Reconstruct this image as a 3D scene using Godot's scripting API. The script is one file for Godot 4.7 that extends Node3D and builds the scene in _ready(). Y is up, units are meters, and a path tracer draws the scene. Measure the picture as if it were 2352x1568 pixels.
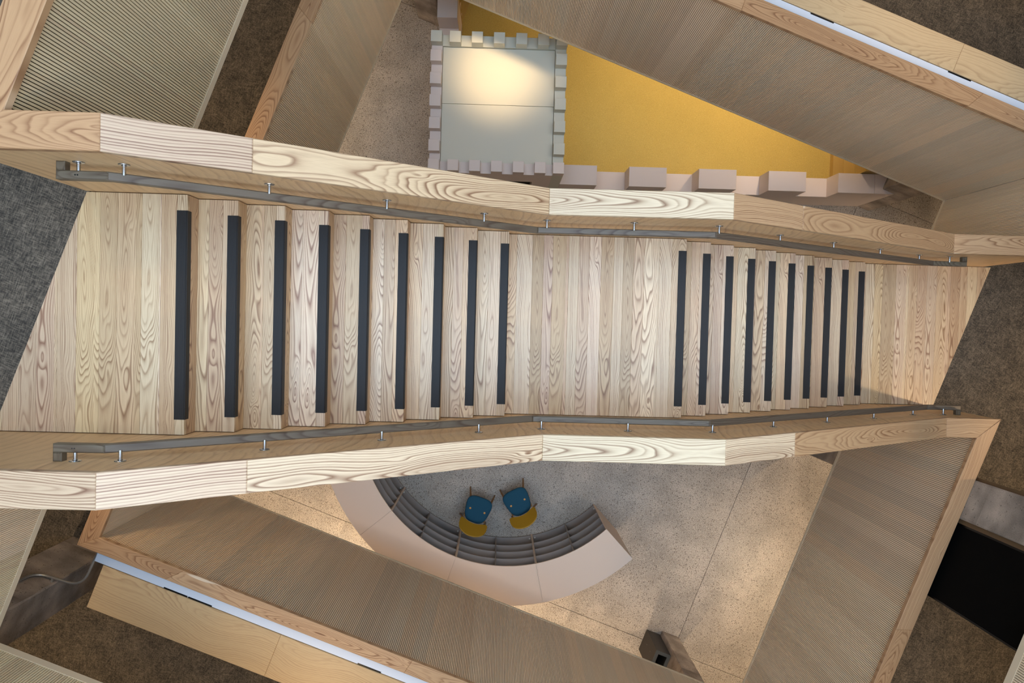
extends Node3D
# An atrium seen straight down: a straight timber stair crosses between two storeys, slatted
# balustrades frame the openings, a reading area with a toy castle lies on the terrazzo below.
# Plan axes: x runs down the stair, z across it.  The building grid is turned by 20.6 degrees:
# G(a, b, y) takes grid coordinates measured from the camera's nadir.

const Y1 := 0.0          # terrazzo floor
const Y2 := 3.718        # lower carpeted storey
const Y3 := 7.1          # upper carpeted storey
const RISE := 0.178
const GO := 0.28
const HALF := 0.8385     # half the clear width of the stair
const XM := 1.655        # end of the middle landing
const CX := -0.0563
const CZ := 0.0026
const UX := 0.93606
const UZ := 0.35184

var M := {}
var used := {}
var rng := RandomNumberGenerator.new()
# state of the mapping used by v()
var uo := Vector3.ZERO
var ug := Vector3(0, 0, 1)
var uw := Vector3(1, 0, 0)
var u0 := 0.0
var us := 1.0
var vs := 1.0
var v0 := 0.0
var tint := Color.WHITE


func _ready():
	rng.seed = 7
	# ---------------------------------------------------------------- camera
	var cam := Camera3D.new()
	cam.name = "camera"
	cam.fov = 52.17
	cam.near = 0.05
	cam.far = 60.0
	var rx := Vector3(0.99950827, 0.01636336, -0.02674824)
	var rf := Vector3(-0.01701695, 0.99955761, -0.0243929)
	var rd := Vector3(0.02633726, 0.02483608, 0.99934454)
	cam.transform = Transform3D(Basis(rx, -rd, rf), Vector3(CX, 4.87605 + Y3, CZ))
	add_child(cam)
	cam.current = true
	# ---------------------------------------------------------------- sky and exposure
	var env := Environment.new()
	var sky := Sky.new()
	var psm := ProceduralSkyMaterial.new()
	psm.sky_top_color = Color(0.76, 0.875, 1.0)
	psm.sky_horizon_color = Color(0.82, 0.905, 1.0)
	psm.ground_bottom_color = Color(0.5, 0.5, 0.5)
	psm.ground_horizon_color = Color(0.7, 0.75, 0.8)
	psm.sky_energy_multiplier = 1.0
	psm.sun_angle_max = 0.0
	sky.sky_material = psm
	env.background_mode = Environment.BG_SKY
	env.sky = sky
	env.background_energy_multiplier = 4.4
	env.tonemap_mode = Environment.TONE_MAPPER_LINEAR
	env.tonemap_exposure = 1.08
	env.sdfgi_enabled = true
	env.ssao_enabled = true
	env.ssil_enabled = true
	var we := WorldEnvironment.new()
	we.name = "world"
	we.environment = env
	add_child(we)
	# ---------------------------------------------------------------- the place
	materials()
	shell()
	balustrades()
	stair()
	stair_parapet(-1.0)
	stair_parapet(1.0)
	handrail(-1.0)
	handrail(1.0)
	columns()
	counters()
	castle()
	play_yard()
	bookcases()
	chairs()
	bin()
	lamps()


# ==================================================================== naming
func numbered(n: String) -> String:
	var k: int = used.get(n, 0)
	used[n] = k + 1
	return n if k == 0 else "%s_%03d" % [n, k]


func thing(n: String, label: String, category: String, at := Vector3.ZERO, turn := 0.0, group := "") -> Node3D:
	var o := Node3D.new()
	o.name = numbered(n)
	add_child(o)
	o.position = at
	o.rotation.y = turn
	tag(o, label, category, group)
	return o


func tag(o: Node, label: String, category: String, group := ""):
	o.set_meta("label", label)
	o.set_meta("category", category)
	if group != "":
		o.set_meta("group", group)


func begin() -> SurfaceTool:
	var st := SurfaceTool.new()
	st.begin(Mesh.PRIMITIVE_TRIANGLES)
	return st


func put(st: SurfaceTool, n: String, m: Material, parent: Node) -> MeshInstance3D:
	var o := MeshInstance3D.new()
	o.name = n
	o.mesh = st.commit()
	o.material_override = m
	o.cast_shadow = GeometryInstance3D.SHADOW_CASTING_SETTING_ON
	parent.add_child(o, true)
	return o


func put_mesh(mesh: Mesh, n: String, m: Material, parent: Node, tf := Transform3D.IDENTITY) -> MeshInstance3D:
	var o := MeshInstance3D.new()
	o.name = n
	o.mesh = mesh
	o.material_override = m
	o.transform = tf
	parent.add_child(o, true)
	return o


func struct(n: String, st: SurfaceTool, m: Material, label: String, category: String) -> MeshInstance3D:
	var o := put(st, numbered(n), m, self)
	o.set_meta("kind", "structure")
	tag(o, label, category)
	return o


# ==================================================================== geometry
func G(a: float, b: float, y: float) -> Vector3:
	return Vector3(CX + a * UX - b * UZ, y, CZ + a * UZ + b * UX)


func x_at(a: float, z: float) -> float:   # x where the grid line a = const meets z
	return CX + (a - (z - CZ) * UZ) / UX


func v(st: SurfaceTool, p: Vector3, n: Vector3):
	var d := p - uo
	st.set_color(tint)
	st.set_normal(n)
	st.set_uv(Vector2(u0 + d.dot(uw) * us, v0 + d.dot(ug) * vs))
	st.add_vertex(p)


func tri(st: SurfaceTool, a: Vector3, b: Vector3, c: Vector3):   # counter-clockwise from outside
	var n := (b - a).cross(c - a)
	if n.length_squared() < 1e-16:
		return
	n = n.normalized()
	v(st, a, n)
	v(st, c, n)
	v(st, b, n)


func quad(st: SurfaceTool, a: Vector3, b: Vector3, c: Vector3, d: Vector3):
	var n := (c - a).cross(d - b)
	if n.length_squared() < 1e-16:
		return
	n = n.normalized()
	for p in [a, c, b, a, d, c]:
		v(st, p, n)


func map_box(o: Vector3, g: Vector3, w: Vector3, lu: float, lv: float, a := 0.0, b := 0.0):
	uo = o
	ug = g
	uw = w
	us = 1.0 / lu
	vs = 1.0 / lv
	u0 = a
	v0 = b


# bottom ring and top ring, both counter-clockwise seen from above
func hexa(st: SurfaceTool, lo: Array, hi: Array):
	var n := lo.size()
	for k in n:
		var j := (k + 1) % n
		quad(st, lo[k], lo[j], hi[j], hi[k])
	for k in range(1, n - 1):
		tri(st, hi[0], hi[k], hi[k + 1])
		tri(st, lo[0], lo[k + 1], lo[k])


func ring(pts: Array, y: float) -> Array:
	var r := []
	for p in pts:
		r.append(Vector3(p.x, y, p.y))
	return r


# plan polygon given clockwise in (x, z) as seen with z down, i.e. counter-clockwise from above
func fix(pts: Array) -> Array:
	var s := 0.0
	for k in pts.size():
		var p: Vector2 = pts[k]
		var q: Vector2 = pts[(k + 1) % pts.size()]
		s += p.x * q.y - q.x * p.y
	if s > 0.0:
		pts = pts.duplicate()
		pts.reverse()
	return pts


func prism(st: SurfaceTool, pts: Array, y0: float, y1: float):
	var f := fix(pts)
	hexa(st, ring(f, y0), ring(f, y1))


func gp(a: float, b: float) -> Vector2:
	var p := G(a, b, 0)
	return Vector2(p.x, p.z)


func gbox(st: SurfaceTool, a0: float, a1: float, b0: float, b1: float, y0: float, y1: float):
	prism(st, [gp(a0, b0), gp(a1, b0), gp(a1, b1), gp(a0, b1)], y0, y1)


func box(st: SurfaceTool, x0: float, x1: float, y0: float, y1: float, z0: float, z1: float):
	prism(st, [Vector2(x0, z0), Vector2(x1, z0), Vector2(x1, z1), Vector2(x0, z1)], y0, y1)


# a box with small chamfers on its top edges
func cbox(st: SurfaceTool, x0: float, x1: float, y0: float, y1: float, z0: float, z1: float, c := 0.004):
	board(st, [Vector3(x0, y1, z0), Vector3(x1, y1, z0), Vector3(x1, y1, z1), Vector3(x0, y1, z1)], y1 - y0, c)


# convex polygon (any winding) in a plane, thickened straight down, top edges chamfered
func board(st: SurfaceTool, poly: Array, thick: float, c := 0.003):
	var nn := (poly[1] - poly[0]).cross(poly[2] - poly[0]) as Vector3
	if nn.y < 0.0:
		poly = poly.duplicate()
		poly.reverse()
		nn = -nn
	nn = nn.normalized()
	var n := poly.size()
	var inner := []
	for k in n:
		var p: Vector3 = poly[k]
		var e0: Vector3 = (p - poly[(k + n - 1) % n]).normalized()
		var e1: Vector3 = (poly[(k + 1) % n] - p).normalized()
		var i0: Vector3 = nn.cross(e0)
		var i1: Vector3 = nn.cross(e1)
		var s := 1.0 + i0.dot(i1)
		inner.append(p + (i0 + i1) * (c / maxf(s, 0.15)))
	var mid := []
	var low := []
	for p in poly:
		mid.append(p - Vector3(0, c, 0))
		low.append(p - Vector3(0, thick, 0))
	for k in range(1, n - 1):
		tri(st, inner[0], inner[k], inner[k + 1])
		tri(st, low[0], low[k + 1], low[k])
	for k in n:
		var j := (k + 1) % n
		quad(st, mid[k], mid[j], inner[j], inner[k])
		quad(st, low[k], low[j], mid[j], mid[k])


# keep the part of a polygon where n . p <= d (in plan)
func clip(poly: Array, n: Vector2, d: float) -> Array:
	var r := []
	for k in poly.size():
		var p: Vector3 = poly[k]
		var q: Vector3 = poly[(k + 1) % poly.size()]
		var dp := n.x * p.x + n.y * p.z - d
		var dq := n.x * q.x + n.y * q.z - d
		if dp <= 0.0:
			r.append(p)
		if (dp < 0.0 and dq > 0.0) or (dp > 0.0 and dq < 0.0):
			r.append(p.lerp(q, dp / (dp - dq)))
	return r


func tube(st: SurfaceTool, path: Array, rad: Array, sides := 10):
	var rings := []
	var up := Vector3(0.13, 0.9, 0.41).normalized()
	for k in path.size():
		var t: Vector3
		if k == 0:
			t = path[1] - path[0]
		elif k == path.size() - 1:
			t = path[k] - path[k - 1]
		else:
			t = path[k + 1] - path[k - 1]
		t = t.normalized()
		var s := t.cross(up).normalized()
		var w := s.cross(t)
		var rr := []
		for i in sides:
			var an := TAU * i / sides
			rr.append([path[k] + (s * cos(an) + w * sin(an)) * rad[k], s * cos(an) + w * sin(an)])
		rings.append(rr)
	for k in path.size() - 1:
		for i in sides:
			var j := (i + 1) % sides
			var a = rings[k][i]
			var b = rings[k][j]
			var c = rings[k + 1][j]
			var d = rings[k + 1][i]
			for p in [a, b, c, a, c, d]:
				v(st, p[0], p[1])
	var e := path.size() - 1
	var n0: Vector3 = (path[0] - path[1]).normalized()
	var n1: Vector3 = (path[e] - path[e - 1]).normalized()
	for i in sides:
		var j := (i + 1) % sides
		for p in [path[0], rings[0][j][0], rings[0][i][0]]:
			v(st, p, n0)
		for p in [path[e], rings[e][i][0], rings[e][j][0]]:
			v(st, p, n1)


# part of a ring wall round (cx, cz); angles in degrees measured from +x towards +z
func sector(st: SurfaceTool, c: Vector2, r0: float, r1: float, t0: float, t1: float, y0: float, y1: float, n := 16):
	for k in n:
		var a := deg_to_rad(lerpf(t0, t1, float(k) / n))
		var b := deg_to_rad(lerpf(t0, t1, float(k + 1) / n))
		var p := [c + Vector2(cos(a), sin(a)) * r0, c + Vector2(cos(a), sin(a)) * r1, c + Vector2(cos(b), sin(b)) * r1, c + Vector2(cos(b), sin(b)) * r0]
		var lo := ring(p, y0)
		var hi := ring(p, y1)
		quad(st, hi[0], hi[3], hi[2], hi[1])
		quad(st, lo[0], lo[1], lo[2], lo[3])
		quad(st, lo[2], lo[1], hi[1], hi[2])
		quad(st, lo[0], lo[3], hi[3], hi[0])
		if k == 0:
			quad(st, lo[1], lo[0], hi[0], hi[1])
		if k == n - 1:
			quad(st, lo[3], lo[2], hi[2], hi[3])


# ==================================================================== materials
func plain(c: Color, rough := 0.6, metal := 0.0) -> StandardMaterial3D:
	var m := StandardMaterial3D.new()
	m.albedo_color = c
	m.roughness = rough
	m.metallic = metal
	return m


func textured(img: Image, rough := 0.55, vertex := false) -> StandardMaterial3D:
	var m := StandardMaterial3D.new()
	m.albedo_texture = ImageTexture.create_from_image(img)
	m.roughness = rough
	m.vertex_color_use_as_albedo = vertex
	return m


func noise(seed_: int, freq: float, oct := 3) -> FastNoiseLite:
	var n := FastNoiseLite.new()
	n.seed = seed_
	n.frequency = freq
	n.noise_type = FastNoiseLite.TYPE_SIMPLEX_SMOOTH
	n.fractal_type = FastNoiseLite.FRACTAL_FBM if oct > 1 else FastNoiseLite.FRACTAL_NONE
	n.fractal_octaves = oct
	return n


# Atlas of flat-sawn ash boards, one per column: growth rings cut by the face of the board.
# wm, lm: metres covered by a column and by the full height.
func ash(cols: int, w: int, h: int, wm: float, lm: float, sd: int, space: float, contrast: float, heart: float, knots: int, hearty := false) -> Image:
	var r := RandomNumberGenerator.new()
	r.seed = sd
	var warp := noise(sd + 1, 1.0, 1)
	var wild := noise(sd + 4, 1.0, 2)
	var fine := noise(sd + 2, 1.0, 1)
	var data := PackedByteArray()
	data.resize(w * h * 3)
	var cw := w / cols
	var ringdark := PackedFloat32Array()
	for k in 512:
		ringdark.append(0.30 + 0.70 * pow(r.randf(), 1.3))
	for c in cols:
		var x0 := r.randf_range(0.1, 0.9) * wm
		var d0 := r.randf_range(0.01, 0.06)
		var dslope := r.randf_range(0.02, 0.07) * (1.0 if r.randf() < 0.5 else -1.0)
		var damp := r.randf_range(0.02, 0.055)
		var off := r.randf() * 50.0
		if r.randf() < 0.35:
			x0 = (-0.9 if r.randf() < 0.5 else 1.9) * wm
		var kn := []
		for k in (r.randi() % (knots + 1)):
			kn.append(Vector3(r.randf_range(0.2, 0.8) * wm, r.randf() * lm, r.randf_range(0.5, 1.0)))
		var sp := space * r.randf_range(0.75, 1.25)
		var light := Vector3(0.90, 0.835, 0.73)
		var dark := Vector3(0.50, 0.37, 0.285)
		var hue := r.randf_range(-1.0, 1.0)
		light += Vector3(0.0, -0.006, 0.008) * hue + Vector3(1, 1, 1) * r.randf_range(-0.04, 0.03)
		dark += Vector3(0.0, -0.010, 0.018) * hue
		var hr := r.randf_range(0.2, 1.0) * heart
		# heartwood boards keep a pale band of sapwood along one edge
		var core := hearty and c * 2 >= cols
		var sapw := r.randf_range(0.08, 0.34) * wm if core and r.randf() < 0.8 else -1.0
		var flip := r.randf() < 0.5
		var hl := Vector3(0.775, 0.645, 0.50) + Vector3(1, 1, 1) * r.randf_range(-0.03, 0.03)
		var hd := Vector3(0.50, 0.355, 0.245)
		var wob := r.randf_range(0.4, 1.5)
		for y in h:
			var ym := float(y) / h * lm
			var dep := d0 + dslope * (ym - lm * 0.5) + damp * warp.get_noise_2d(ym * 0.8 + off, off)
			dep = sqrt(dep * dep + 0.00002)
			var sway := 0.16 * wm * warp.get_noise_2d(ym * 0.8 + off, 77.0 + off)
			for xi in cw:
				var xm := float(xi) / cw * wm
				var dx := xm - x0 + sway
				var rr := sqrt(dx * dx * 0.55 + dep * dep)
				rr += 0.009 * wob * wild.get_noise_2d(xm * 8.0 + off * 3.0, ym * 1.5 + off)
				for q in kn:
					var kx: float = (xm - q.x) / 0.016
					var ky: float = (ym - q.y) / 0.07
					var e := (kx * kx + ky * ky) * 0.5
					if e < 8.0:
						rr += 0.026 * q.z * exp(-e)
				var t := rr / sp
				var fl := int(t)
				var fr := t - fl
				var dk := ringdark[fl & 511] * exp(-fr * 4.6)
				if fr > 0.8:
					dk = maxf(dk, ringdark[(fl + 1) & 511] * (fr - 0.8) / 0.2)
				dk = dk * contrast + 0.09 * fine.get_noise_2d(xm * 420.0, ym * 9.0 + off)
				dk += hr * smoothstep(0.05, 0.02, rr) * 0.45
				dk = clampf(dk, 0.0, 1.0)
				var la := light
				var da := dark
				if core:
					var ex := (wm - xm if flip else xm) + 0.05 * wm * fine.get_noise_2d(ym * 2.2, off) + 1.6 * (rr - dep)
					var hw := smoothstep(sapw - 0.003, sapw + 0.003, ex)
					la = light.lerp(hl, hw)
					dk *= 0.45 + 0.55 * hw
					da = dark.lerp(hd, hw)
				var i := (y * w + c * cw + xi) * 3
				data[i] = int(clampf(la.x + (da.x - la.x) * dk, 0, 1) * 255.0)
				data[i + 1] = int(clampf(la.y + (da.y - la.y) * dk, 0, 1) * 255.0)
				data[i + 2] = int(clampf(la.z + (da.z - la.z) * dk, 0, 1) * 255.0)
	return Image.create_from_data(w, h, false, Image.FORMAT_RGB8, data)


func carpet_image(sd: int) -> Image:
	var n := 768
	var th := noise(sd, 1.0, 2)
	var data := PackedByteArray()
	data.resize(n * n * 3)
	for y in n:
		for x in n:
			var a := th.get_noise_2d(x * 0.035, y * 0.42)
			var b := th.get_noise_2d(x * 0.42 + 500.0, y * 0.035)
			var c := th.get_noise_2d(x * 0.012 + 90.0, y * 0.012)
			var t := clampf(0.5 + 0.62 * maxf(a, b) + 0.35 * minf(a, b) + 0.16 * c, 0.0, 1.0)
			var i := (y * n + x) * 3
			data[i] = int(lerpf(38.0, 118.0, t))
			data[i + 1] = int(lerpf(35.0, 108.0, t))
			data[i + 2] = int(lerpf(31.0, 94.0, t))
	return Image.create_from_data(n, n, false, Image.FORMAT_RGB8, data)


func speckle_image(n: int, base: Color, vary: float, count: int, pal: Array, sd: int, rmax: float, grain := 0.16) -> Image:
	var r := RandomNumberGenerator.new()
	r.seed = sd
	var big := noise(sd, 0.006, 3)
	var sm := noise(sd + 5, 0.25, 2)
	var data := PackedByteArray()
	data.resize(n * n * 3)
	for y in n:
		for x in n:
			var t := 1.0 + vary * big.get_noise_2d(x, y) + grain * sm.get_noise_2d(x, y)
			var i := (y * n + x) * 3
			data[i] = int(clampf(base.r * t, 0, 1) * 255)
			data[i + 1] = int(clampf(base.g * t, 0, 1) * 255)
			data[i + 2] = int(clampf(base.b * t, 0, 1) * 255)
	for k in count:
		var cx := r.randi() % n
		var cy := r.randi() % n
		var rad := 0.5 + rmax * pow(r.randf(), 2.2)
		var col: Color = pal[r.randi() % pal.size()]
		var e := int(ceil(rad))
		var sq := r.randf_range(0.6, 1.4)
		for yy in range(-e, e + 1):
			for xx in range(-e, e + 1):
				if xx * xx * sq + yy * yy / sq <= rad * rad:
					var i := (((cy + yy + n) % n) * n + (cx + xx + n) % n) * 3
					data[i] = int(col.r * 255)
					data[i + 1] = int(col.g * 255)
					data[i + 2] = int(col.b * 255)
	return Image.create_from_data(n, n, false, Image.FORMAT_RGB8, data)


func triplanar(m: StandardMaterial3D, per: float) -> StandardMaterial3D:
	m.uv1_triplanar = true
	m.uv1_world_triplanar = true
	m.uv1_scale = Vector3.ONE / per
	return m


func materials():
	M.floor_ash = textured(ash(16, 1024, 896, 0.12, 1.9, 11, 0.0085, 0.95, 0.35, 2), 0.42, true)
	M.cap_ash = textured(ash(8, 1024, 1280, 0.2, 2.9, 23, 0.0098, 1.0, 0.5, 3, true), 0.45, true)
	M.veneer = textured(ash(2, 512, 512, 1.0, 1.6, 41, 0.045, 0.34, 0.0, 0), 0.5, true)
	M.counter = textured(ash(1, 384, 1024, 0.5, 3.0, 57, 0.014, 0.34, 0.1, 2), 0.5, true)
	M.carpet = textured(carpet_image(3), 1.0)
	M.terrazzo = textured(speckle_image(1024, Color(0.66, 0.62, 0.57), 0.13, 42000, [Color(0.44, 0.39, 0.34), Color(0.52, 0.47, 0.41), Color(0.76, 0.71, 0.65), Color(0.37, 0.33, 0.30), Color(0.58, 0.52, 0.45)], 5, 1.4, 0.34), 0.5)
	M.yellow_mat = textured(speckle_image(512, Color(0.665, 0.575, 0.30), 0.015, 9000, [Color(0.60, 0.51, 0.25), Color(0.71, 0.62, 0.36)], 8, 1.0), 0.9)
	M.concrete = triplanar(textured(speckle_image(512, Color(0.62, 0.57, 0.52), 0.36, 900, [Color(0.42, 0.38, 0.34), Color(0.62, 0.57, 0.52), Color(0.36, 0.33, 0.30)], 15, 2.6), 0.9), 1.3)
	M.laminate = plain(Color(0.85, 0.79, 0.75), 0.5)
	M.laminate_top = plain(Color(0.88, 0.785, 0.70), 0.5)
	M.sage = plain(Color(0.80, 0.785, 0.715), 0.5)
	M.shelf_grey = plain(Color(0.58, 0.54, 0.51), 0.55)
	M.yellow = plain(Color(0.66, 0.54, 0.28), 0.6)
	M.slat = StandardMaterial3D.new()
	M.slat.vertex_color_use_as_albedo = true
	M.slat.roughness = 0.6
	M.slat_tones = []
	for k in 7:
		var t := rng.randf_range(-1, 1)
		M.slat_tones.append(plain(Color(0.84 + 0.03 * t, 0.765 + 0.03 * t + rng.randf_range(-0.012, 0.012), 0.625 + 0.03 * t), 0.6))
	M.groove = plain(Color(0.13, 0.10, 0.08), 0.9)
	M.trim = plain(Color(0.86, 0.79, 0.67), 0.5)
	M.core = plain(Color(0.42, 0.36, 0.29), 0.8)
	M.white = plain(Color(0.82, 0.82, 0.80), 0.8)
	M.wall = plain(Color(0.72, 0.67, 0.60), 0.9)
	M.rubber = plain(Color(0.085, 0.085, 0.09), 0.6)
	M.rail = textured(ash(4, 256, 512, 0.06, 2.4, 71, 0.009, 0.8, 0.1, 0), 0.45, true)
	M.steel = plain(Color(0.74, 0.75, 0.76), 0.25, 1.0)
	M.galv = plain(Color(0.72, 0.71, 0.68), 0.35, 0.7)
	M.alu = plain(Color(0.84, 0.86, 0.89), 0.55)
	M.black = plain(Color(0.012, 0.012, 0.012), 0.35)
	M.glass_black = plain(Color(0.008, 0.008, 0.007), 0.8)
	M.glass_black.metallic_specular = 0.25
	M.bin = plain(Color(0.26, 0.24, 0.22), 0.6)
	M.bin_frame = plain(Color(0.27, 0.29, 0.30), 0.55)
	M.blue = plain(Color(0.095, 0.295, 0.385), 0.95)
	M.mustard = plain(Color(0.64, 0.48, 0.06), 0.6)
	M.oak = plain(Color(0.55, 0.38, 0.17), 0.5)
	M.brass = plain(Color(0.80, 0.58, 0.28), 0.4)
	M.timber = plain(Color(0.40, 0.31, 0.21), 0.6)


# ash tints, linear
func lin(r: float, g: float, b: float) -> Color:
	return Color(r, g, b)


func strip_map(o: Vector3, g: Vector3, w: Vector3, width: float, cols: int, lm: float, k := -1, length := 1.69):
	var c := rng.randi() % cols if k < 0 else k
	var full := maxf(lm, length * 1.02)
	map_box(o, g, w, width * cols, full, float(c) / cols, rng.randf() * (1.0 - length / full))


# ==================================================================== the shell
func shell():
	# terrazzo, cast in bays with a joint between them
	var f := begin()
	gbox(f, -9.2, 9.7, -9.2, 9.2, -0.3, -0.03)
	var fl := struct("floor", f, M.groove, "speckled terrazzo floor of the lowest storey cast in bays with thin joints", "floor")
	var aa := [-9.2, 4.93, 9.7]
	var bb := [-9.2, -4.42, 4.15, 9.2]
	for i in 2:
		for j in 3:
			var s := begin()
			map_box(Vector3.ZERO, Vector3(-UZ, 0, UX), Vector3(UX, 0, UZ), 4.2, 4.2, 0.13 * i + 0.3, 0.31 * j)
			tint = Color.WHITE
			gbox(s, aa[i] + 0.004, aa[i + 1] - 0.004, bb[j] + 0.004, bb[j + 1] - 0.004, -0.03, 0.0)
			put(s, "floor_bay", M.terrazzo, fl)
	# slabs of the two carpeted storeys round their openings
	slab(Y3 - 0.006, Y3 - 0.66, -2.97, 5.10, -4.47, 4.05, "carpeted floor of the upper storey round the stair opening")
	slab(Y2 - 0.006, Y2 - 1.14, -3.05, 5.10, -3.98, 3.65, "carpeted floor of the lower gallery round the atrium opening")
	# floor beneath the foot of the stair reaches in to the last riser
	var s2 := begin()
	prism(s2, [Vector2(4.25, -1.03), Vector2(x_at(5.1, -1.03), -1.03), Vector2(x_at(5.1, 1.03), 1.03), Vector2(4.25, 1.03)], Y2 - 0.4, Y2 - 0.035)
	struct("trim_1", s2, M.core, "slab edge under the foot of the timber stair", "slab edge")
	# outer walls and roof with a skylight over the atrium
	var top := 15.0
	var w := [[-9.4, -9.2, -9.4, 9.4, "left"], [9.7, 9.9, -9.4, 9.4, "right"], [-9.2, 9.7, -9.4, -9.2, "back"], [-9.2, 9.7, 9.2, 9.4, "front"]]
	for q in w:
		var st := begin()
		gbox(st, q[0], q[1], q[2], q[3], -0.3, top)
		struct("wall_" + q[4], st, M.wall, "plain plastered outer wall at the %s of the hall" % q[4], "wall")
	var ce := begin()
	var sk := [-4.6, 6.4, -4.2, 5.2]
	gbox(ce, -9.4, sk[0], -9.4, 9.4, top, top + 0.3)
	gbox(ce, sk[1], 9.9, -9.4, 9.4, top, top + 0.3)
	gbox(ce, sk[0], sk[1], -9.4, sk[2], top, top + 0.3)
	gbox(ce, sk[0], sk[1], sk[3], 9.4, top, top + 0.3)
	struct("ceiling", ce, M.white, "white roof with a large skylight opening above the atrium", "ceiling")


func slab(yt: float, yb: float, a0: float, a1: float, b0: float, b1: float, label: String):
	var s := begin()
	map_box(Vector3.ZERO, Vector3(-UZ, 0, UX), Vector3(UX, 0, UZ), 2.5, 2.5, 0.4, 0.2)
	gbox(s, -9.2, a0, -9.2, 9.2, yt - 0.02, yt)
	gbox(s, a1, 9.7, -9.2, 9.2, yt - 0.02, yt)
	gbox(s, a0, a1, -9.2, b0, yt - 0.02, yt)
	gbox(s, a0, a1, b1, 9.2, yt - 0.02, yt)
	var fl := struct("floor", s, M.carpet, label, "floor")
	var c := begin()
	gbox(c, -9.2, a0, -9.2, 9.2, yb, yt - 0.02)
	gbox(c, a1, 9.7, -9.2, 9.2, yb, yt - 0.02)
	gbox(c, a0, a1, -9.2, b0, yb, yt - 0.02)
	gbox(c, a0, a1, b1, 9.2, yb, yt - 0.02)
	put(c, "soffit", M.white, fl)


# ==================================================================== balustrades
# p0 -> p1: the edge of the cap over the void (grid coordinates); nrm points away from the void.
# i0..o1: plan corners of the cap (inner = void side).  cuts: joints of the cap boards.
func balustrade(label: String, group: String, i0: Vector2, i1: Vector2, o0: Vector2, o1: Vector2, yf: float, bottom: float, cuts: Array, tones: Array, single: Array):
	var t := thing("balustrade", label, "balustrade", Vector3.ZERO, 0.0, group)
	var along := (i1 - i0).normalized()
	var nrm := Vector2(-along.y, along.x)
	if nrm.dot(o0 - i0) < 0.0:
		nrm = -nrm
	var yc := yf + 1.25 if yf < 5.0 else yf + 1.22
	# core
	var wd := nrm.dot(o0 - i0)
	var c := begin()
	var f0 := 0.034
	prism(c, [i0 + nrm * f0 + along * 0.03, i1 + nrm * f0 - along * 0.03, i1 + nrm * (wd - 0.012), i0 + nrm * (wd - 0.012)], bottom + 0.002, yc - 0.05)
	put(c, "core", M.groove, t)
	# cap boards
	var fr := [0.0] + cuts + [1.0]
	for k in fr.size() - 1:
		var s := begin()
		var q := []
		for e in [[i0, i1, fr[k]], [i0, i1, fr[k + 1]], [o0, o1, fr[k + 1]], [o0, o1, fr[k]]]:
			var p: Vector2 = (e[0] as Vector2).lerp(e[1], e[2])
			q.append(Vector3(p.x, yc, p.y))
		if k > 0:
			q[0] += Vector3(along.x, 0, along.y) * 0.0007
			q[3] += Vector3(along.x, 0, along.y) * 0.0007
		strip_map(q[0] if q[3].distance_to(q[2]) < q[0].distance_to(q[1]) else q[0] - Vector3(along.x, 0, along.y) * 0.2, Vector3(along.x, 0, along.y), Vector3(nrm.x, 0, nrm.y), wd + 0.002, 8, 2.9, 4 + rng.randi() % 4, maxf(q[0].distance_to(q[1]), q[3].distance_to(q[2])) + 0.2)
		tint = tones[k % tones.size()]
		board(s, q, 0.05, 0.004)
		put(s, "cap_board", M.cap_ash, t)
	tint = Color.WHITE
	# slats: every one 14.4 mm of veneer with a 4.9 mm groove
	var pitch := 0.0193
	var length := (i1 - i0).length()
	var n := int(length / pitch)
	var th := 0.024 if yf < 5.0 else 0.05
	var y0 := bottom + th
	var y1 := yc - 0.075
	var ang := -atan2(along.y, along.x)
	var bm := begin()
	tint = Color.WHITE
	slat(bm, y1 - y0)
	var mesh := bm.commit()
	var joined := begin()
	var any := false
	var nz := noise(int(abs(i0.x * 997.0) + abs(i1.y * 331.0)), 0.05, 2)
	for k in range(-1, n + 2):
		var s := (k + 0.5) * pitch
		if s < -0.02 or s > length + 0.02:
			continue
		var p := i0 + along * s + nrm * 0.027
		if single.size() == 2 and s > single[0] and s < single[1]:
			var band := absi(int(nz.get_noise_2d(floorf(s / 0.13) * 9.0, 0.0) * 40.0) + int(nz.get_noise_2d(s * 300.0, 7.0) * 2.0)) % 7
			put_mesh(mesh, "slat", M.slat_tones[band], t, Transform3D(Basis(Vector3.UP, ang), Vector3(p.x, y0, p.y)))
		else:
			any = true
			var q := 0.115 * nz.get_noise_2d(floorf(s / 0.16) * 9.0, 0.0) + 0.05 * nz.get_noise_2d(s * 400.0, 7.0)
			var h := 0.05 * nz.get_noise_2d(floorf(s / 0.16) * 9.0, 55.0)
			tint = Color(0.77 * (1.0 + q + h), 0.595 * (1.0 + q), 0.40 * (1.0 + q - h))
			var a := along * 0.0072
			var b := nrm * 0.007
			prism(joined, [p - a - b, p + a - b, p + a + b, p - a + b], y0, y1)
	tint = Color.WHITE
	if any:
		var o := put(joined, "slats", M.slat, t)
		o.set_meta("kind", "stuff")
	# pale trim along the bottom of the slats
	var e0 := begin()
	prism(e0, [i0 + nrm * 0.018 - along * 0.019, i1 + nrm * 0.018 + along * 0.019, i1 + nrm * wd + along * 0.019, i0 + nrm * wd - along * 0.019], bottom - 0.02, bottom + th)
	put(e0, "bottom_trim", M.trim, t)


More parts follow.
